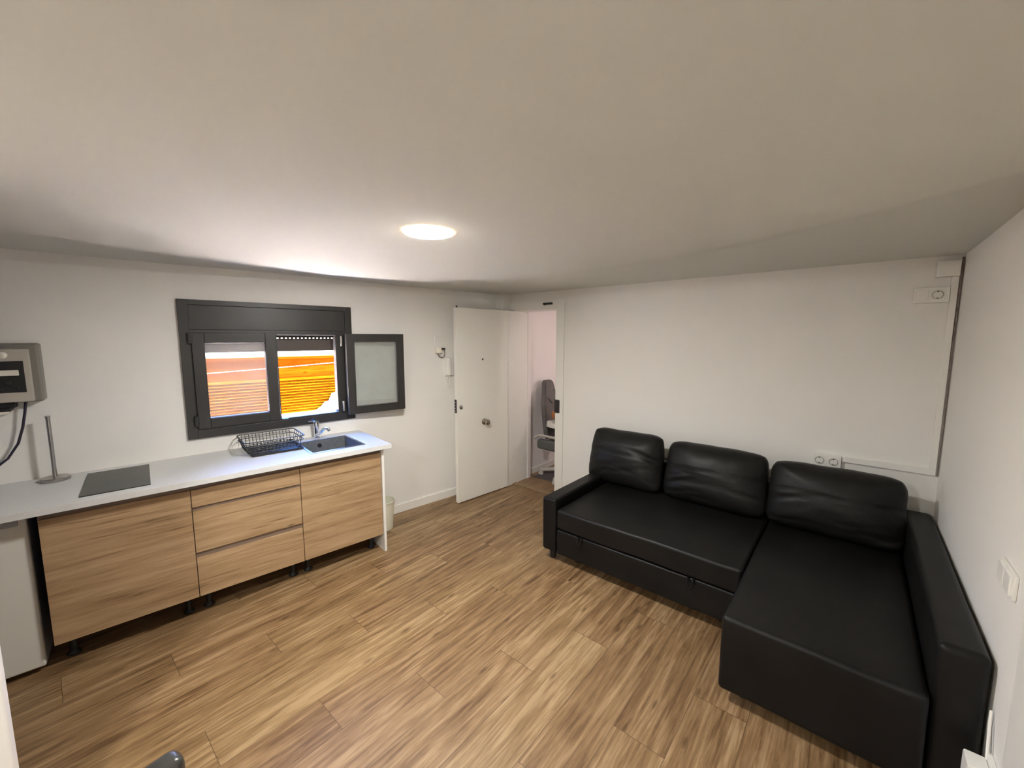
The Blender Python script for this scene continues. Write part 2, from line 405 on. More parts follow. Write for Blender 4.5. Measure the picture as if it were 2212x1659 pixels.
# right wall with casing further along towards the camera
struct(obj('wall_right', bm_box(NB(), RX, RX + .2, BY, FY + .2, 0, H), M_wall))
struct(box('trim_1', RX - .018, RX + .002, .86, 1.785, 0, 2.08, M_white, bev=.004))
struct(obj('wall_back', bm_box(NB(), -4.1, RX + .2, BY - .2, BY, 0, H), M_wall))
struct(obj('wall_partition', bm_box(NB(), -2.0, -1.9, BY, -.147, 0, H, .012, 3), M_wall, smooth=True))
# baseboards
bm = NB(); bm_box(bm, 0, .012, 1.36, 3.42, 0, .082, .003); wplace(struct(obj('baseboard_window_side', bm, M_white, smooth=True)))
bm = NB(); bm_box(bm, -2.3, RX, FY - .012, FY, 0, .08, .003); struct(obj('baseboard_far', bm, M_white, smooth=True))
bm = NB(); bm_box(bm, RX - .012, RX, 1.79, FY - .012, 0, .08, .003); struct(obj('baseboard_right', bm, M_white, smooth=True))

# ------------------------------------------------------------------ hall behind the door
struct(obj('wall_hall_left', bm_box(NB(), -3.35, -3.02, FY + .2, 6.2, 0, 2.45), M_hallwall))
struct(obj('wall_hall_pier', bm_box(NB(), -3.05, -2.955, FY + .2, 3.83, 0, 2.30), M_hallwall))
struct(obj('wall_hall_far', bm_box(NB(), -3.3, .3, 6.0, 6.2, 0, 2.45), M_hallwall))
struct(obj('wall_hall_right', bm_box(NB(), -1.0, -.8, FY + .2, 6.1, 0, 2.45), M_hallwall))
struct(obj('ceiling_hall', bm_box(NB(), -3.3, -.8, FY + .18, 6.2, 2.28, 2.46), M_hallwall))
struct(obj('baseboard_hall', bm_box(NB(), -3.02, -3.008, 3.84, 6.0, 0, .07, .002), M_white))
struct(box('trim_2', -2.985, -2.375, 3.50, 3.575, 0, .010, M_strip, bev=.004), 'oak-brown threshold strip across the doorway')

# ------------------------------------------------------------------ door frame and door
df = NB()
bm_box(df, -2.395, -2.318, FY - .02, FY + .004, 0, 2.10, .003)
bm_box(df, -3.045, -2.3951, FY - .02, FY + .004, 2.012, 2.10, .003)
fr = struct(obj('door_2', df, M_white, smooth=True), 'white painted door casing around the open doorway')
df = NB()
bm_box(df, -2.418, -2.396, FY - .012, FY + .2, 0, 2.015, .002)
bm_box(df, -3.0, -2.4181, FY - .012, FY + .2, 2.0, 2.03, .002)
bm_box(df, -3.0, -2.962, 3.40, FY + .2, 0, 2.0, .002)
obj('jamb', df, M_white, fr, smooth=True)
bm = NB(); bm_box(bm, -2.422, -2.356, FY - .030, FY + .03, .905, 1.05, .012, 2); obj('strike_plate', bm, M_darkmetal, fr, smooth=True)['label'] = 'dark metal strike plate'
bm = NB(); bm_box(bm, -2.57, -2.46, FY - .045, FY - .018, 2.047, 2.068, .004); bm_cyl(bm, (-2.55, FY - .03, 2.043), (-2.55, FY - .03, 2.05), .009)
obj('catch', bm, M_black, fr, smooth=True)['label'] = 'black metal catch on the lintel'

A = Vector((-3.013, 2.700, 0)); B = Vector((-2.947, 3.384, 0)); dv = (B - A).normalized(); ang = math.atan2(dv.x, dv.y)
dr = thing('open_door', 'plain white entrance door standing open with a round metal knob and peephole', 'door', A, -ang)
# local: Y along leaf from the free edge, +X = side facing the camera
box('leaf', -.042, 0, -.001, .70, .010, 1.997, M_door, dr, .002)
bm = NB(); bm_lathe(bm, [(0, .006), (.006, .006), (.0095, .004), (.0095, 0)], seg=20); o = obj('peephole', bm, M_darkmetal, dr, True); o.location = (0, .335, 1.479); o.rotation_euler = (0, R(90), 0)
bm = NB(); bm_lathe(bm, [(0, .014), (.010, .014), (.0105, .008), (.019, .006), (.022, 0)], seg=8); o = obj('lock_cylinder', bm, M_steel, dr, True); o.location = (0, .047, 1.003); o.rotation_euler = (0, R(90), 0)
bm = NB(); bm_box(bm, -.002, .002, -.006, .006, .012, .016); o = obj('keyhole', bm, M_black, o); 
bm = NB(); bm_lathe(bm, [(.034, 0), (.034, .006), (.022, .010), (.016, .016), (.016, .030), (.026, .038), (.031, .050), (.029, .063), (.018, .072), (0, .074)], seg=32)
o = obj('knob', bm, M_knob, dr, True); o.location = (0, .352, .815); o.rotation_euler = (0, R(90), 0)
bm = NB(); bm_box(bm, -.036, -.006, -.008, -.001, .95, 1.085, .002)
lk = obj('edge_lock', bm, M_darkmetal, dr, True); lk['label'] = 'dark edge lock plate with four steel bolts'
bm = NB()
for k in range(4): bm_cyl(bm, (-.021, -.012, .968 + .030 * k), (-.021, -.006, .968 + .030 * k), .006, seg=12)
obj('bolts', bm, M_steel, lk, True)
bm = NB(); bm_cyl(bm, (-.02, .025, 1.997), (-.02, .025, 2.016), .008, seg=12); obj('top_pin', bm, M_black, dr, True)
for zz in (.25, 1.75):
    bm = NB(); bm_cyl(bm, (-.03, .706, zz - .05), (-.03, .706, zz + .05), .007, seg=12); obj('hinge', bm, M_steel, dr, True)

# ------------------------------------------------------------------ window
wf = NB()
def ring(bm, s0, s1, z0, z1, w, t0, t1, bev=.003, wb=None, wt=None):
    wb = w if wb is None else wb; wt = w if wt is None else wt
    bm_box(bm, t0, t1, s0, s0 + w, z0, z1, bev); bm_box(bm, t0, t1, s1 - w, s1, z0, z1, bev)
    bm_box(bm, t0, t1, s0 + w - .001, s1 - w + .001, z0, z0 + wb, bev); bm_box(bm, t0, t1, s0 + w - .001, s1 - w + .001, z1 - wt, z1, bev)
ring(wf, .202, 1.363, .996, 1.961, .055, -.001, .022, wb=.06, wt=.036)           # casing on the wall
ring(wf, .24, 1.325, 1.035, 1.757, .035, -.10, .018)                                # fixed frame
bm_box(wf, -.04, .016, 1.222, 1.30, 1.05, 1.757); bm_box(wf, -.215, -.10, 1.292, 1.33, 1.03, 1.757); bm_box(wf, -.215, -.10, .236, .30, 1.05, 1.757); bm_box(wf, -.215, -.10, .236, 1.325, 1.03, 1.05); bm_box(wf, -.10, .016, .765, .785, 1.05, 1.75)                                       # centre post
w1 = wplace(struct(obj('window_1', wf, M_winframe, smooth=True), 'dark grey aluminium window with its right sash open'))
bm = NB(); bm_box(bm, -.16, .012, .257, 1.308, 1.757, 1.925, .003); obj('shutter_box', bm, M_winframe, w1, True)
bm = NB(); ring(bm, .262, .775, 1.062, 1.735, .072, -.03, .034, .005); ls = obj('left_sash', bm, M_winframe, w1, True)
bm = NB(); ring(bm, .326, .711, 1.126, 1.671, .008, .015, .030, .001); obj('glazing_bead', bm, M_winframe, ls, True)
obj('pane', bm_box(NB(), -.004, .002, .33, .707, 1.13, 1.667), M_glass, ls)
for zz in (1.66, 1.085):
    bm = NB(); bm_box(bm, .02, .046, .243, .268, zz, zz + .075, .004); obj('hinge', bm, M_black, w1, True)
for zz in (1.63, 1.075):
    bm = NB(); bm_cyl(bm, (.040, 1.262, zz), (.040, 1.262, zz + .085), .010, seg=14); bm_cyl(bm, (.040, 1.262, zz + .02), (.040, 1.262, zz + .024), .013, seg=14)
    obj('hinge', bm, M_steel, w1, True)['label'] = 'bare metal hinge of the open sash'
# bottom seal strip of the open half, picking up light
bm = NB(); bm_cyl(bm, (.022, .79, 1.064), (.022, .83, 1.064), .004, seg=10); obj('latch_pin', bm, M_steel, w1, True)
# open sash, swung almost flat against the wall
osr = bpy.data.objects.new('open_sash', None); COL.objects.link(osr); osr.parent = w1; osr.location = (.045, 1.285, 0); osr.rotation_euler = (0, 0, R(-4.5))
bm = NB(); ring(bm, 0.0, .508, 1.045, 1.735, .066, 0, .052, .005); obj('sash_frame', bm, M_winframe, osr, True)
bm = NB(); ring(bm, .060, .448, 1.105, 1.675, .007, .040, .056, .002); obj('glazing_bead', bm, M_winframe, osr, True)
obj('pane', bm_box(NB(), .022, .028, .06, .448, 1.105, 1.675), M_glass2, osr)
# roller shutter, lowered a little: slats with a row of light slots
bm = NB()
bm_box(bm, -.135, -.125, .26, 1.31, 1.60, 1.694); bm_box(bm, -.135, -.125, .26, 1.31, 1.703, 1.78)
x = .26
while x < 1.31:
    bm_box(bm, -.135, -.125, x, x + .016, 1.693, 1.704); x += .030
bm_box(bm, -.138, -.12, .26, 1.31, 1.592, 1.606, .002)
obj('roller_shutter', bm, M_shutter, w1)

# ------------------------------------------------------------------ outside
bm = NB()
m, nt, b, out, n2 = wood('orange_wood_cladding', [(.34, (.027, .0050, .0002)), (.45, (.038, .0080, .0003)), (.56, (.045, .0115, .0004)), (.70, (.050, .016, .0005))], (1.0, .9, 14.0), knots=.35)
nt.links.new(out, b.inputs['Base Color']); S(b, Roughness=.9, Specular_IOR_Level=0.0); M_clad = m
m, nt, b, out, n2 = wood('sunlit_wood_slats', [(.34, (.030, .0062, .0002)), (.45, (.042, .0105, .0003)), (.56, (.050, .015, .0005)), (.70, (.056, .020, .0007))], (1.0, .9, 14.0), knots=.35)  # cladding wood again, yellower: stronger sun on the slats put into the colour
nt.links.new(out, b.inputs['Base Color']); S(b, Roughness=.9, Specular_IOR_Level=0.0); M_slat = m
nb = wthing('neighbouring_building', 'sunlit orange timber building across the street, seen through the window', 'building', -3.0, 1.2, 0)
bm = NB(); bm_box(bm, -.20, 0, -4, 5, 1.115, 1.40); bm_box(bm, -.22, .025, -4, 5, 1.395, 1.425); obj('timber_wall', bm, M_clad, nb)
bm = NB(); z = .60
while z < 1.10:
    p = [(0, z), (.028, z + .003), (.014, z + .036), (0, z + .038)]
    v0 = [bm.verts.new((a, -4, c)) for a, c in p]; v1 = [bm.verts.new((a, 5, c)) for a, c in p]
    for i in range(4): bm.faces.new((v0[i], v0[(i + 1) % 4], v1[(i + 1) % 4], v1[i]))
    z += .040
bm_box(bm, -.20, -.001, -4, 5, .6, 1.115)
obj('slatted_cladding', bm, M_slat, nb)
obj('ledge', bm_box(NB(), -3, .30, -4, 5, -3.0, .60), M_extwhite, nb)
bm = NB(); bm_prism(bm, [(.70, .604), (1.00, .604), (1.00, .86), (.95, .84), (.90, .73), (.84, .72), (.78, .65)], .05, .09, axis='x')
tp = obj('folded_awning', bm, M_extwhite); wplace(tp, -3.0, 1.2, 0); tag(tp, 'white folded cloth lying against the slatted cladding outside', 'awning')
for nm, lab, (s0, z0, s1, z1), mt, r in [
    ('overhead_cable', 'pale overhead cable crossing in front of the orange building, lower one', (-1.5, 1.243, 3.4, 1.471), M_wire, .0038),
    ('overhead_cable', 'thin dark overhead cable crossing the white sky above the orange building', (-1.5, 1.335, 3.4, 1.79), M_dwire, .0035)]:
    bm = NB(); pts = [(0, s0 + (s1 - s0) * i / 12, z0 + (z1 - z0) * i / 12 - .03 * math.sin(math.pi * i / 12)) for i in range(13)]
    bm_tube(bm, pts, r); tag(wplace(obj(nm, bm, mt, smooth=True), -2.0, 0, 0), lab, 'cable')
rf = wthing('bounce_roof', 'added unseen pale flat roof bouncing sunlight up through the window', 'roof', 0, 0, 0)  # added out of view as a reflector, throws sun up onto the room ceiling
obj('roof_slab', bm_box(NB(), -2.69, -.30, -4, 5, -.1, .30), M_roof, rf); obj('parapet_wall', bm_box(NB(), -2.69, -.30, -4, 5, -3.0, -.1), M_extwhite, rf)
g = obj('ground_outside', bm_box(NB(), -40, -3.3, -30, 30, -3.2, -3.0), M_ground); struct(g)

# ------------------------------------------------------------------ kitchen run (local X out of wall, local Y along it)
TF = .59; ZB, ZT = .142, .808
def leg_set(parent, s0, s1):
    for s in (s0 + .05, s1 - .05):
        for t in (.10, .46):
            bm = NB(); bm_lathe(bm, [(0, .001), (.028, .001), (.030, .008), (.022, .018), (.016, .024), (.016, .105), (.026, .112), (.026, .141), (0, .141)], (t, s, 0), 20)
            obj('leg', bm, M_black, parent, True)
def carcass(parent, s0, s1):
    bm = NB()
    bm_box(bm, .02, TF - .021, s0, s0 + .016, ZB, .848); bm_box(bm, .02, TF - .021, s1 - .016, s1, ZB, .848)
    bm_box(bm, .02, TF - .021, s0 + .016, s1 - .016, ZB, ZB + .016); bm_box(bm, .02, .03, s0 + .016, s1 - .016, ZB + .016, .848)
    obj('carcass', bm, M_carc, parent)
def front(name, parent, s0, s1, z0, z1):
    o = obj(name, bm_box(NB(), TF - .019, TF, s0 + .002, s1 - .002, z0, z1, .0012), M_oak, parent); return o
def rail(parent, s0, s1, z0, z1):
    o = obj('rail', bm_box(NB(), TF - .05, TF - .012, s0, s1, z0, z1, .002), M_rail, parent); o['label'] = 'taupe recessed grip rail'
S0, S1, S2, S3 = -.437, .155, .745, 1.325
for nm, lab, a, b_ in [('base_cabinet', 'oak base cabinet with one wide plain front beside the fridge', S0, S1),
                      ('drawer_cabinet', 'oak base cabinet with three stacked drawers under the dish rack', S1, S2),
                      ('base_cabinet', 'oak base cabinet with one plain front under the sink', S2, S3)]:
    c = wthing(nm, lab, 'cabinet', 0, 0, 0); carcass(c, a, b_); leg_set(c, a, b_); rail(c, a, b_, .806, .848)
    if nm == 'base_cabinet': front('door', c, a, b_, ZB, ZT)
    else:
        front('drawer', c, a, b_, .702, ZT); rail(c, a, b_, .676, .704)
        front('drawer', c, a, b_, .420, .680); rail(c, a, b_, .382, .422)
        front('drawer', c, a, b_, ZB, .385)
ep = obj('end_panel', bm_box(NB(), 0.014, .603, 1.327, 1.346, 0, .849, .001), M_white); wplace(ep); tag(ep, 'white end panel closing the cabinet run beside the bin', 'panel')
# worktop with sink cut-out
SK = (.845, 1.225, .135, .535)   # s0 s1 t0 t1
bm = NB(); zt0, zt1, WD = .850, .882, .655
for (t0, t1, s0, s1) in [(.001, SK[2], -1.9, 1.388), (SK[3], WD, -1.9, 1.388), (SK[2], SK[3], -1.9, SK[0]), (SK[2], SK[3], SK[1], 1.388)]:
    bm_box(bm, t0, t1, s0, s1, zt0, zt1)
bmesh.ops.remove_doubles(bm, verts=bm.verts, dist=.0001)
wt = wplace(obj('worktop', bm, M_wtop)); tag(wt, 'long white kitchen worktop running along the window wall', 'worktop')
# sink
sk = wthing('sink', 'dark grey rectangular sink with a thin steel rim set into the worktop', 'sink', 0, 0, 0)
bm = NB()
a, b_, c_, d_ = SK[0] - .006, SK[1] + .006, SK[2] - .006, SK[3] + .006
bm_box(bm, c_, d_, a, a + .016, .880, .8865, .002); bm_box(bm, c_, d_, b_ - .016, b_, .880, .8865, .002)
bm_box(bm, c_, c_ + .016, a + .015, b_ - .015, .880, .8865, .002); bm_box(bm, d_ - .016, d_, a + .015, b_ - .015, .880, .8865, .002)
obj('rim', bm, M_sinkrim, sk, True)
bm = NB(); i0, i1, j0, j1, zb = SK[0] + .009, SK[1] - .009, SK[2] + .009, SK[3] - .009, .70
for (t0, t1, s0, s1, z0, z1) in [(j0 - .003, j0, i0, i1, zb, .881), (j1, j1 + .003, i0, i1, zb, .881), (j0, j1, i0 - .003, i0, zb, .881), (j0, j1, i1, i1 + .003, zb, .881), (j0, j1, i0, i1, zb - .003, zb)]:
    bm_box(bm, t0, t1, s0, s1, z0, z1)
obj('basin', bm, M_sink, sk)
bm = NB(); bm_lathe(bm, [(.0, .003), (.009, .003), (.010, .006), (.015, .006), (.017, 0)], seg=24); o = obj('overflow', bm, M_darkmetal, sk, True); o.location = (j0, 1.015, .835); o.rotation_euler = (0, R(90), 0)
bm = NB(); bm_lathe(bm, [(.042, 0), (.042, .004), (.03, .002), (0, .001)], ((j0 + j1) / 2, (i0 + i1) / 2, zb), 24); obj('drain', bm, M_chrome, sk, True)
# tap
tap = wthing('tap', 'chrome mixer tap behind the sink', 'tap', .068, 1.02, .882)
bm = NB(); bm_lathe(bm, [(.0, 0), (.027, 0), (.027, .006), (.020, .012), (.020, .10), (.024, .104), (.0235, .138), (.017, .146), (0, .148)], seg=28); obj('body', bm, M_chrome, tap, True)
bm = NB(); bm_tube(bm, [(.012, 0, .03), (.055, .01, .05), (.095, .022, .085), (.13, .034, .098), (.155, .042, .096), (.165, .045, .082)], [.015, .013, .0115, .011, .012, .012], 14); obj('spout', bm, M_chrome, tap, True)
bm = NB(); bm_tube(bm, [(0, -.01, .140), (-.004, -.03, .144), (-.006, -.058, .147)], [.008, .0065, .005], 10); obj('lever', bm, M_chrome, tap, True)
# hob
hb = wthing('hob', 'black glass hob plate lying on the worktop above the wide cabinet', 'hob', 0, 0, 0)
bm = NB(); bm_box(bm, .085, .575, -.290, -.012, .8815, .8875, .002); obj('glass_plate', bm, M_hob, hb, True)
# paper towel holder
ph = wthing('paper_towel_holder', 'empty upright metal kitchen roll holder left of the hob', 'kitchen roll holder', .10, -.417, .882)
bm = NB(); bm_lathe(bm, [(0, 0), (.060, 0), (.062, .004), (.062, .016), (.058, .020), (.012, .021), (0, .021)], seg=40); obj('base', bm, M_steel, ph, True)
bm = NB(); bm_cyl(bm, (0, 0, .02), (0, 0, .372), .0095, seg=20); bm_lathe(bm, [(.0095, .368), (.012, .37), (.012, .376), (0, .377)], seg=20); obj('rod', bm, M_steel, ph, True)
# dish rack
rk = wthing('dish_rack', 'black wire dish rack with a drip tray left of the sink', 'dish rack', 0, 0, 0)
ra, rb, rc, rd = .485, .845, .045, .345
bm = NB(); bm_box(bm, rc + .02, rd + .01, ra + .03, rb - .005, .8825, .887, .002)
for (t0, t1, s0, s1) in [(rc + .02, rc + .026, ra + .03, rb - .005), (rd + .004, rd + .01, ra + .03, rb - .005), (rc + .02, rd + .01, ra + .03, ra + .036), (rc + .02, rd + .01, rb - .011, rb - .005)]:
    bm_box(bm, t0, t1, s0, s1, .8825, .900, .002)
obj('drip_tray', bm, M_rack, rk, True)
def rrect(s0, s1, t0, t1, z, r=.03, n=5):
    pts = []
    for cx_, cy_, a0 in [(t1 - r, s1 - r, 0), (t0 + r, s1 - r, 90), (t0 + r, s0 + r, 180), (t1 - r, s0 + r, 270)]:
        for i in range(n + 1):
            a = R(a0 + 90 * i / n); pts.append((cx_ + r * math.cos(a), cy_ + r * math.sin(a), z))
    return pts
bm = NB(); bm_tube(bm, rrect(ra - .01, rb + .01, rc - .01, rd + .01, .985), .0042, 8, True); bm_tube(bm, rrect(ra - .006, rb + .006, rc - .006, rd + .006, .955), .003, 8, True); obj('top_rim', bm, M_rack, rk, True)
bm = NB(); bm_tube(bm, rrect(ra + .012, rb - .012, rc + .012, rd - .012, .905), .003, 8, True)
n = 15
for i in range(n):
    s = ra + .02 + (rb - ra - .04) * i / (n - 1)
    bm_tube(bm, [(rc - .008, s, .984), (rc - .004, s, .955), (rc + .012, s, .91), (rc + .03, s, .902), (rd - .03, s, .902), (rd - .012, s, .905), (rd + .006, s, .955), (rd + .009, s, .984)], .0022, 6)
for i in range(5):
    t = rc + .05 + (rd - rc - .1) * i / 4
    bm_tube(bm, [(t, ra - .008, .984), (t, ra + .012, .906), (t, ra + .03, .903), (t, rb - .03, .903), (t, rb - .012, .906), (t, rb + .008, .984)], .0022, 6)
for (t, s) in [(rc + .03, ra + .03), (rd - .03, ra + .03), (rc + .03, rb - .03), (rd - .03, rb - .03)]:
    bm_cyl(bm, (t, s, .8825), (t, s, .906), .004, seg=8)
obj('wire_basket', bm, M_rack, rk, True)
# fridge under the worktop
fg = wthing('fridge', 'small white undercounter fridge left of the oak cabinets', 'fridge', 0, 0, 0)
obj('body', bm_box(NB(), .05, .50, -1.03, -.478, .02, .845, .006), M_fridgegrey, fg, True)
obj('door', bm_box(NB(), .502, .545, -1.03, -.476, .03, .828, .01, 3), M_fridge, fg, True)
obj('handle', bm_box(NB(), .540, .556, -.95, -.503, .790, .824, .006), M_fridgegrey, fg, True)['label'] = 'grey recessed handle strip'
for s in (-.98, -.52):
    for t in (.1, .46): bm = NB(); bm_cyl(bm, (t, s, 0), (t, s, .021), .016); obj('foot', bm, M_black, fg, True)
# bin
bn = wthing('waste_bin', 'cream plastic waste bin behind the end panel', 'bin', .22, 1.492, 0)
bm = NB(); bm_lathe(bm, [(0, .001), (.078, .001), (.082, .006), (.104, .255), (.110, .258), (.110, .266), (.103, .266), (.079, .010), (0, .008)], seg=44); obj('bucket', bm, M_bin, bn, True)
# grey enclosure at the far left of the window wall
gb = wthing('wall_control_box', 'grey box with a black panel and cream button on the wall over the fridge', 'electrical box', 0, 0, 0)
bm = NB(); bm_box(bm, 0, .10, -.78, -.418, 1.345, 1.672, .014, 3); obj('housing', bm, M_greybox, gb, True)
bm = NB(); bm_box(bm, .098, .125, -.765, -.452, 1.352, 1.640, .006); fc = obj('front_plate', bm, M_greybox2, gb, True)
bm = NB(); bm_box(bm, .124, .128, -.75, -.476, 1.405, 1.575, .001); obj('black_panel', bm, M_black, fc)
bm = NB(); bm_box(bm, .127, .140, -.565, -.495, 1.497, 1.527, .003); obj('button', bm, M_cream, fc, True)
bm = NB(); bm_lathe(bm, [(.019, 0), (.017, .006), (.008, .010), (0, .011)], seg=20); o = obj('button', bm, M_cream, fc, True); o.location = (.124, -.545, 1.607); o.rotation_euler = (0, R(90), 0)
for s, z, r in [(-.535, 1.457, .013), (-.56, 1.425, .008), (-.505, 1.43, .006)]:
    bm = NB(); bm_lathe(bm, [(r, 0), (r * .9, .007), (0, .008)], seg=16); o = obj('knob', bm, M_darkmetal, fc, True); o.location = (.127, s, z); o.rotation_euler = (0, R(90), 0)
bm = NB(); bm_box(bm, .02, .11, -.80, -.545, 1.300, 1.318, .004); bm_box(bm, .02, .09, -.78, -.53, 1.318, 1.344, .002); obj('bottom_bracket', bm, [M_black], gb, True)
bm = NB(); bm_box(bm, .02, .118, -.82, -.55, 1.288, 1.302, .003); obj('cream_ledge', bm, M_cream, gb, True)
bm = NB(); bm_tube(bm, [(.05, -.495, 1.35), (.05, -.505, 1.28), (.045, -.52, 1.20), (.04, -.545, 1.11), (.035, -.59, 1.03), (.03, -.66, .965), (.03, -.74, .93), (.02, -.82, .885)], .0062, 10)
cb = wplace(obj('power_cable', bm, M_cable, smooth=True)); tag(cb, 'dark blue cable drooping from the grey wall box', 'cable')
# plug with adapter, entry phone
pg = wthing('plug_adapter', 'small cream plug adapter with a looped grey cable on the wall beside the door', 'plug', 0, 0, 0)
obj('wall_plate', bm_box(NB(), 0, .010, 2.195, 2.315, 1.60, 1.715, .003), M_wall, pg, True)
obj('plug_body', bm_box(NB(), .010, .05, 2.195, 2.255, 1.545, 1.612, .010, 3), M_cream, pg, True)
bm = NB(); bm_tube(bm, [(.03, 2.215, 1.548), (.03, 2.232, 1.515), (.03, 2.262, 1.500), (.03, 2.290, 1.512), (.03, 2.300, 1.548), (.03, 2.288, 1.585)], .0045, 8); obj('cable', bm, M_greycable, pg, True)
obj('connector', bm_box(NB(), .012, .04, 2.272, 2.302, 1.583, 1.596, .003), M_black, pg, True)
ip = wthing('entry_phone', 'white entry phone half hidden behind the open door', 'entry phone', 0, 0, 0)
obj('base', bm_box(NB(), 0, .025, 2.31, 2.41, 1.31, 1.505, .006), M_plastic, ip, True)
obj('handset', bm_box(NB(), .022, .055, 2.315, 2.36, 1.315, 1.50, .012, 3), M_plastic, ip, True)
bm = NB(); bm_tube(bm, [(.03, 2.335, 1.312), (.03, 2.318, 1.26), (.03, 2.325, 1.20), (.03, 2.345, 1.185), (.03, 2.355, 1.22), (.03, 2.350, 1.312)], .004, 8); obj('cord', bm, M_plastic, ip, True)

# ------------------------------------------------------------------ ceiling lamps
def lamp(x, y, lab):
    z = ceil_z(x, y) + .004
    l = thing('ceiling_lamp', lab, 'ceiling lamp', (x, y, z))
    bm = NB(); bm_lathe(bm, [(.113, -.012), (.118, -.012), (.121, -.009), (.122, 0), (0, 0)], seg=64); obj('rim', bm, M_lamprim, l, True)
    bm = NB(); bm_lathe(bm, [(0, -.0145), (.108, -.0145), (.1125, -.0125), (.1125, -.006)], seg=64); obj('diffuser', bm, M_lamp, l, True)
lamp(-1.612, 1.278, 'round flush ceiling lamp glowing warm white')
lamp(-.85, -.90, 'round flush ceiling lamp behind the viewpoint')

# ------------------------------------------------------------------ sofa
so = thing('corner_sofa', 'black leather corner sofa bed with a chaise along the right wall', 'sofa', (0, 0, 0))
def soft_box(name, x0, x1, y0, y1, z0, z1, mat, parent, bev=.03, wr=.004, sc=5, seed=0, crown=0.0, cuts=18):
    bm = NB(); bm_box(bm, x0, x1, y0, y1, z0, z1, bev, 4)
    bmesh.ops.subdivide_edges(bm, edges=[e for e in bm.edges if e.calc_length() > .12], cuts=cuts, use_grid_fill=True)
    cx_, cy_ = (x0 + x1) / 2, (y0 + y1) / 2
    for v in bm.verts:
        q = v.co * sc + Vector((seed, seed * 2, 0)); nrm = v.normal if v.normal.length else Vector((0, 0, 1))
        n = noise.noise(q) + .5 * noise.noise(q * 2.3)
        u = max(0, 1 - ((v.co.x - cx_) / ((x1 - x0) / 2)) ** 2) * max(0, 1 - ((v.co.y - cy_) / ((y1 - y0) / 2)) ** 2)
        if v.co.z > (z0 + z1) / 2: v.co.z += crown * u
        v.co += Vector((noise.noise(q + Vector((9, 0, 0))), noise.noise(q + Vector((0, 9, 0))), n)) * wr
    return obj(name, bm, mat, parent, True, 60)
SF = 2.42
soft_box('left_armrest', -1.752, -1.632, SF, 3.50, .085, .50, M_leather, so, .02, .002)
soft_box('right_armrest', .295, .428, 2.00, 3.52, .06, .62, M_leather, so, .028, .002, 4, 3)
soft_box('backrest', -1.63, .29, 3.375, 3.52, .12, .66, M_leather, so, .03, .003, 4, 5)
soft_box('seat', -1.628, -.395, SF + .005, 3.375, .275, .425, M_leather, so, .022, .004, 4, 1, .012)
soft_box('drawer_bed', -1.628, -.395, SF + .012, 3.37, .075, .268, M_leather, so, .012, .002, 4, 2)
soft_box('chaise', -.390, .290, 1.955, 3.375, .06, .425, M_leather, so, .022, .004, 4, 9, .012)
for (x, w_) in [(-1.42, .024), (-.66, .03)]:
    bm = NB(); bm_tube(bm, [(x - w_ / 2, SF + .03, .272), (x - w_ / 2, SF - .006, .268), (x - w_ / 2, SF - .014, .235), (x, SF - .016, .222), (x + w_ / 2, SF - .014, .235), (x + w_ / 2, SF - .006, .268), (x + w_ / 2, SF + .03, .272)], .006, 8)
    obj('pull_loop', bm, M_leather, so, True)
for (x, y) in [(-1.70, 2.50), (-1.70, 3.42), (-.30, 2.06), (.34, 2.10), (-.30, 3.2), (.34, 3.42)]:
    bm = NB(); bm_cyl(bm, (x, y, 0), (x, y, .09), .022, .030, 20); obj('foot', bm, M_black, so, True)
# drawer bed castors
for (x, y) in [(-1.50, 2.55), (-.5, 2.55)]:
    bm = NB(); bm_cyl(bm, (x - .015, y, .035), (x + .015, y, .035), .035, seg=20); bm_box(bm, x - .02, x + .02, y - .01, y + .01, .035, .08); obj('castor', bm, M_black, so, True)

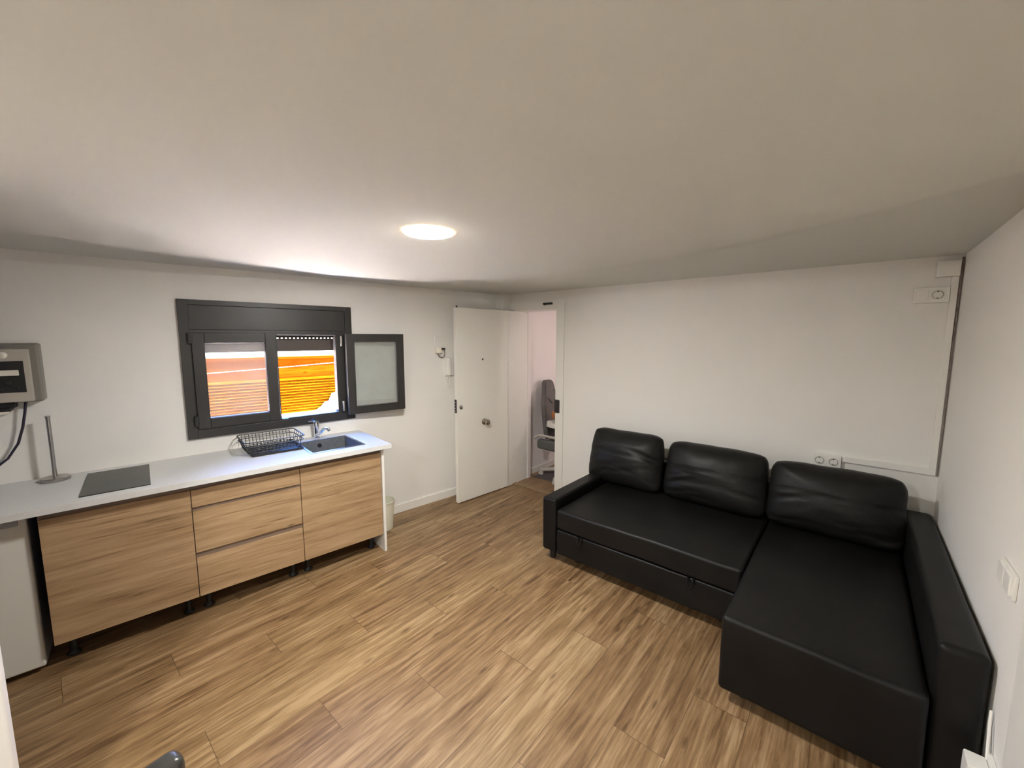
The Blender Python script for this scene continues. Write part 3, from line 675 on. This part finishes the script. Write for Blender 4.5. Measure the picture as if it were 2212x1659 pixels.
def cushion(label, cx_, w_, h, th, base, tilt, seed, rz=0):
    """loose back cushion: seam across its front, folds at the corners; local X width, Z height, Y thickness"""
    bm = NB(); nx, nz = 44, 34; fr_, bk = {}, {}
    def shape(u, v, side):
        e = 3.6
        r = (abs(u) ** e + abs(v) ** e)
        prof = max(0.0, 1 - max(abs(u), abs(v)) ** 5) ** .5
        puff = (.36 + .64 * max(0, (1 - u * u)) ** .45 * max(0, (1 - v * v)) ** .45) * prof
        # round outline corners
        k = 1.0
        m_ = max(abs(u), abs(v)); l_ = math.hypot(u, v)
        x = u * w_ / 2 * (1 - .075 * abs(v) ** 7) * (1 - .02 * v); z = v * h / 2 * (1 - .10 * abs(u) ** 7) + h / 2
        y = -side * th / 2 * puff
        q = Vector((x * 3 + seed, z * 5, seed))
        fold = 0.0
        if side > 0:
            sv = .14 + .05 * noise.noise(Vector((u * 1.5, seed, 1)))
            fold += .006 * math.exp(-((v - sv) / .03) ** 2)
            for (fu, fv, an, am) in folds:
                du, dv_ = u - fu, v - fv
                c, s_ = math.cos(an), math.sin(an)
                a_ = du * c + dv_ * s_; b2 = -du * s_ + dv_ * c + .10 * a_ * a_
                fold += am * math.exp(-(b2 / .045) ** 2) * math.exp(-(a_ / .38) ** 2)
        y += side * fold + .008 * noise.noise(q) * prof + .004 * noise.noise(q * 2.7) * prof
        z += .006 * noise.noise(Vector((u * 2, v * 2, seed + 4)))
        x += .006 * noise.noise(Vector((u * 2, v * 2, seed + 8)))
        return Vector((x, y, z))
    rnd = random.Random(seed); folds = []
    for k in range(9):
        su = rnd.choice((-1, 1)); folds.append((su * rnd.uniform(.45, .9), rnd.uniform(-.85, .25), rnd.uniform(-.6, .6) - .35 * su, rnd.uniform(.004, .012)))
    for k in range(5): folds.append((rnd.uniform(-.5, .5), rnd.uniform(-.8, -.2), rnd.uniform(-.3, .3), rnd.uniform(.002, .006)))
    G = {}
    for side in (1, -1):
        for i in range(nx + 1):
            for j in range(nz + 1):
                u = math.sin((i / nx - .5) * math.pi) * .35 + (i / nx * 2 - 1) * .65; v = math.sin((j / nz - .5) * math.pi) * .35 + (j / nz * 2 - 1) * .65
                edge = i in (0, nx) or j in (0, nz)
                if edge and side == -1: G[side, i, j] = G[1, i, j]; continue
                p = shape(u, v, side)
                if edge: p.y = 0
                G[side, i, j] = bm.verts.new(p)
        for i in range(nx):
            for j in range(nz):
                q = (G[side, i, j], G[side, i + 1, j], G[side, i + 1, j + 1], G[side, i, j + 1]); bm.faces.new(q if side == 1 else q[::-1])
    o = obj('back_cushion', bm, M_leather2, None, True, 80)
    o.location = (cx_, base[0], base[1]); o.rotation_euler = (R(-tilt), 0, R(rz))
    return tag(o, label, 'cushion', 'loose back cushions along the sofa')
cushion('black leather back cushion nearest the doorway, overhanging the left armrest', -1.47, .66, .475, .25, (3.19, .432), 14, 3)
cushion('black leather back cushion in the middle of the row of three', -.765, .71, .46, .25, (3.20, .432), 14, 11)
cushion('black leather back cushion at the chaise, next to the right wall', -.055, .70, .445, .25, (3.20, .432), 13, 23)

# ------------------------------------------------------------------ sockets and trunking
def schuko(parent, x, z, y):
    bm = NB(); bm_lathe(bm, [(.026, 0), (.026, .003), (.0225, .004), (.0205, -.006), (0, -.006)], seg=28); o = obj('socket_well', bm, M_lightgrey, parent, True); o.location = (x, y, z); o.rotation_euler = (R(90), 0, 0)
    bm = NB(); bm_cyl(bm, (-.0095, 0, -.0058), (-.0095, 0, -.005), .0032, seg=10); bm_cyl(bm, (.0095, 0, -.0058), (.0095, 0, -.005), .0032, seg=10)
    bm_box(bm, -.004, .004, .017, .021, -.006, .002); bm_box(bm, -.004, .004, -.021, -.017, -.006, .002)
    obj('contacts', bm, M_darkmetal, o)
def surface_box(name, lab, x0, x1, z0, z1, d=.034):
    t = thing(name, lab, 'socket', (0, 0, 0)); obj('box', bm_box(NB(), x0, x1, FY - d, FY, z0, z1, .004), M_plastic, t, True); return t
t = surface_box('double_socket', 'white double power socket on the wall above the chaise cushion', -.190, -.030, .798, .888)
schuko(t, -.150, .843, FY - .0355); schuko(t, -.072, .843, FY - .0355)
t = surface_box('switch_and_socket', 'white surface box with a rocker switch and one socket, high in the corner', .237, .392, 1.912, 2.003)
schuko(t, .342, 1.957, FY - .0355)
obj('rocker', bm_box(NB(), .249, .302, FY - .039, FY - .033, 1.93, 1.985, .002), M_plastic, t, True)
t = obj('junction_box', bm_box(NB(), .325, .424, FY - .045, FY, 2.060, 2.152, .003), M_plastic, smooth=True); tag(t, 'plain white junction box under the ceiling in the corner', 'junction box')
bm = NB(); bm_box(bm, -.030, .424, FY - .02, FY, .850, .888, .002); bm_box(bm, .394, .424, FY - .02, FY, .888, 2.06, .002)
t = obj('cable_trunking', bm, M_plastic, smooth=True); tag(t, 'white cable trunking running from the double socket up the corner', 'trunking')
bm = NB(); bm_tube(bm, [(.432, FY - .012, .848), (.434, FY - .012, 1.2), (.431, FY - .012, 1.6), (.433, FY - .010, 1.95), (.433, FY - .012, 2.17)], [.0025, .003, .0035, .005, .005], 8)  # thin dark strip stands in for the shaded gap between the two walls
t = obj('corner_gap_strip', bm, M_gap, smooth=True); tag(t, 'dark brown strip standing in for the dark gap of the room corner', 'cable')
# grout/cracks at the top of the corner are left to the shadow gap
# switch on right wall
sw = thing('light_switch', 'white double light switch on the right wall above the chaise arm', 'light switch', (RX, 2.02, .912))
obj('plate', bm_box(NB(), -.012, 0, -.082, .082, -.042, .042, .004), M_plastic, sw, True)
for k in (-1, 1): obj('rocker', bm_box(NB(), -.018, -.010, k * .037 - .033, k * .037 + .033, -.032, .032, .003), M_plastic, sw, True)
# power adapter by the arm
pa = thing('power_adapter', 'white power adapter plugged in low on the right wall in front of the sofa arm', 'power adapter', (0, 0, 0))
obj('body', bm_box(NB(), .372, .425, 1.86, 1.935, .235, .315, .006), M_plastic, pa, True)
obj('socket_plate', bm_box(NB(), .425, RX, 1.855, 1.95, .225, .33, .004), M_plastic, pa, True)
bm = NB(); bm_tube(bm, [(.425, 1.93, .31), (.428, 1.96, .40), (.432, 1.985, .45), (.433, 1.99, .40), (.430, 1.95, .30), (.425, 1.93, .15), (.42, 1.92, .02)], .004, 8); obj('cord', bm, M_plastic, pa, True)

# ------------------------------------------------------------------ black chair at the bottom left
M_leather3 = plain('worn_grey_black_leather', (.045, .044, .042), .28, var=.35, vscale=9, bs=(60, .3, .003, 5))
ch = thing('leather_chair', 'black leather chair whose rounded backrest corner shows at the lower edge', 'chair', (-1.035, -.085, 0), R(100))
bm = NB(); bm_box(bm, -.225, .225, -.03, .03, .47, .800, .022, 4); obj('backrest', bm, M_leather3, ch, True)
bm = NB(); bm_box(bm, -.23, .23, .02, .46, .42, .48, .02, 3); obj('seat', bm, M_leather3, ch, True)
for (x, y) in [(-.2, .03), (.2, .03), (-.2, .43), (.2, .43)]:
    bm = NB(); bm_cyl(bm, (x * 1.1, y, 0), (x, y, .43), .013, seg=14); obj('leg', bm, M_darkmetal, ch, True)
for x in (-.18, .18):
    bm = NB(); bm_cyl(bm, (x, 0.02, .43), (x, 0, .56), .012, seg=14); obj('back_support', bm, M_darkmetal, ch, True)

# ------------------------------------------------------------------ hall: office chair with things on its seat
CX, CY = -2.605, 4.10
oc = thing('office_chair', 'grey high-backed office chair behind the doorway', 'office chair', (CX, CY, 0), R(-92))
# local: +Y is the way the chair faces, X its width
poly = [(-.085, 1.155), (-.055, 1.18), (.055, 1.18), (.085, 1.155), (.115, 1.01), (.235, .93), (.25, .89), (.195, .76), (.19, .62), (.13, .47), (-.13, .47), (-.19, .62), (-.195, .76), (-.25, .89), (-.235, .93), (-.115, 1.01)]
bm = NB(); bm_prism(bm, poly, -.035, .035, .015, axis='y')
bmesh.ops.triangulate(bm, faces=[f for f in bm.faces if len(f.verts) > 4])
bmesh.ops.subdivide_edges(bm, edges=[e for e in bm.edges if e.calc_length() > .15], cuts=2)
for v in bm.verts: v.co.y += -.25 - .10 * (v.co.z - .47) + 2.0 * v.co.x ** 2
obj('backrest', bm, M_chairgrey, oc, True, 50)
bm = NB(); bm_box(bm, -.25, .25, -.24, .26, .38, .46, .035, 4); bm_box(bm, -.30, -.21, -.24, .24, .38, .50, .035, 4); bm_box(bm, .21, .30, -.24, .24, .38, .50, .035, 4)
obj('seat', bm, M_chairgrey2, oc, True)
for sx in (-1, 1):
    bm = NB(); bm_tube(bm, [(sx * .29, -.27, .50), (sx * .30, -.23, .535), (sx * .31, -.17, .56), (sx * .31, .05, .555), (sx * .31, .20, .545)], .014, 10); obj('armrest', bm, M_lightgrey, oc, True)
    bm = NB(); bm_tube(bm, [(sx * .31, .12, .55), (sx * .31, .12, .42), (sx * .22, .10, .37), (sx * .06, .02, .36)], .014, 10); obj('armrest_post', bm, M_lightgrey, oc, True)
bm = NB(); bm_cyl(bm, (0, 0, .08), (0, 0, .38), .028, seg=20); obj('gas_lift', bm, M_lightgrey, oc, True)
for k in range(5):
    a = R(72 * k + 8); c, s_ = math.cos(a), math.sin(a)
    bm = NB(); bm_tube(bm, [(0, 0, .10), (.16 * c, .16 * s_, .095), (.32 * c, .32 * s_, .07)], [.030, .026, .020], 12); l = obj('base_arm', bm, M_lightgrey, oc, True)
    bm = NB(); bm_cyl(bm, (.32 * c - .012 * s_, .32 * s_ + .012 * c, .03), (.32 * c + .012 * s_, .32 * s_ - .012 * c, .03), .03, seg=16); obj('castor', bm, M_lightgrey, l, True)
bx = obj('storage_box', bm_box(NB(), -.17, .17, -.15, .2, 0, .17, .008), M_box, smooth=True); bx.location = (CX + .06, CY - .02, .462); bx.rotation_euler = (0, 0, R(-58)); tag(bx, 'dark box standing on the seat of the office chair', 'box')
bm = NB()
bm_prism(bm, [(-.16, 0), (.16, 0), (.19, .075), (.10, .055), (.03, .085), (-.06, .05), (-.13, .08), (-.19, .06)], -.12, .12, .004, axis='y')
pp = obj('paper_bag', bm, M_paper); pp.location = (CX - .01, CY - .08, .634); pp.rotation_euler = (0, 0, R(-10)); tag(pp, 'crumpled white paper bag on top of the dark box on the chair', 'bag')
bm = NB(); bm_box(bm, -.13, .11, -.08, .08, 0, .07, .025, 3)
for v in bm.verts: v.co.z += .03 * noise.noise(v.co * 9)
bb = obj('brown_package', bm, M_brownbag, smooth=True); bb.location = (CX - .02, CY - .08, .724); bb.rotation_euler = (0, R(10), R(-10)); tag(bb, 'brown package lying on the white paper bag', 'package')
bm = NB(); bm_box(bm, -2.93, -1.9, 3.86, 5.2, .001, .012, .003); rg = obj('rug', bm, M_rug); tag(rg, 'dark patterned rug on the hall floor under the office chair', 'rug')
# hall lamp
hl = thing('ceiling_lamp', 'round ceiling lamp of the hall behind the far wall', 'ceiling lamp', (-1.75, 4.1, 2.28))
bm = NB(); bm_lathe(bm, [(0, -.03), (.11, -.03), (.118, -.02), (.12, 0), (0, 0)], seg=48)
m, nt, b = new_mat('hall_lamp_diffuser'); S(b, Base_Color=(1, 1, 1), Emission_Color=(1.0, .80, .70), Emission_Strength=9.0)
obj('diffuser', bm, m, hl, True)
fl = thing('added_floor_lamp', 'added unseen globe floor lamp giving the hall its low light', 'floor lamp', (-1.35, 4.75, 0))  # added out of view so the chair casts its shadow on the hall wall
bm = NB(); bm_lathe(bm, [(0, 0), (.14, 0), (.14, .02), (.02, .03), (0, .03)]); obj('base', bm, M_darkmetal, fl, True)
bm = NB(); bm_cyl(bm, (0, 0, .03), (0, 0, 1.38), .011); obj('pole', bm, M_darkmetal, fl, True)
m, nt, b = new_mat('globe_glass'); S(b, Base_Color=(1, 1, 1), Emission_Color=(1.0, .86, .80), Emission_Strength=30.0)
bm = NB(); bmesh.ops.create_uvsphere(bm, u_segments=24, v_segments=16, radius=.08, matrix=Matrix.Translation((0, 0, 1.45))); obj('globe', bm, m, fl, True)
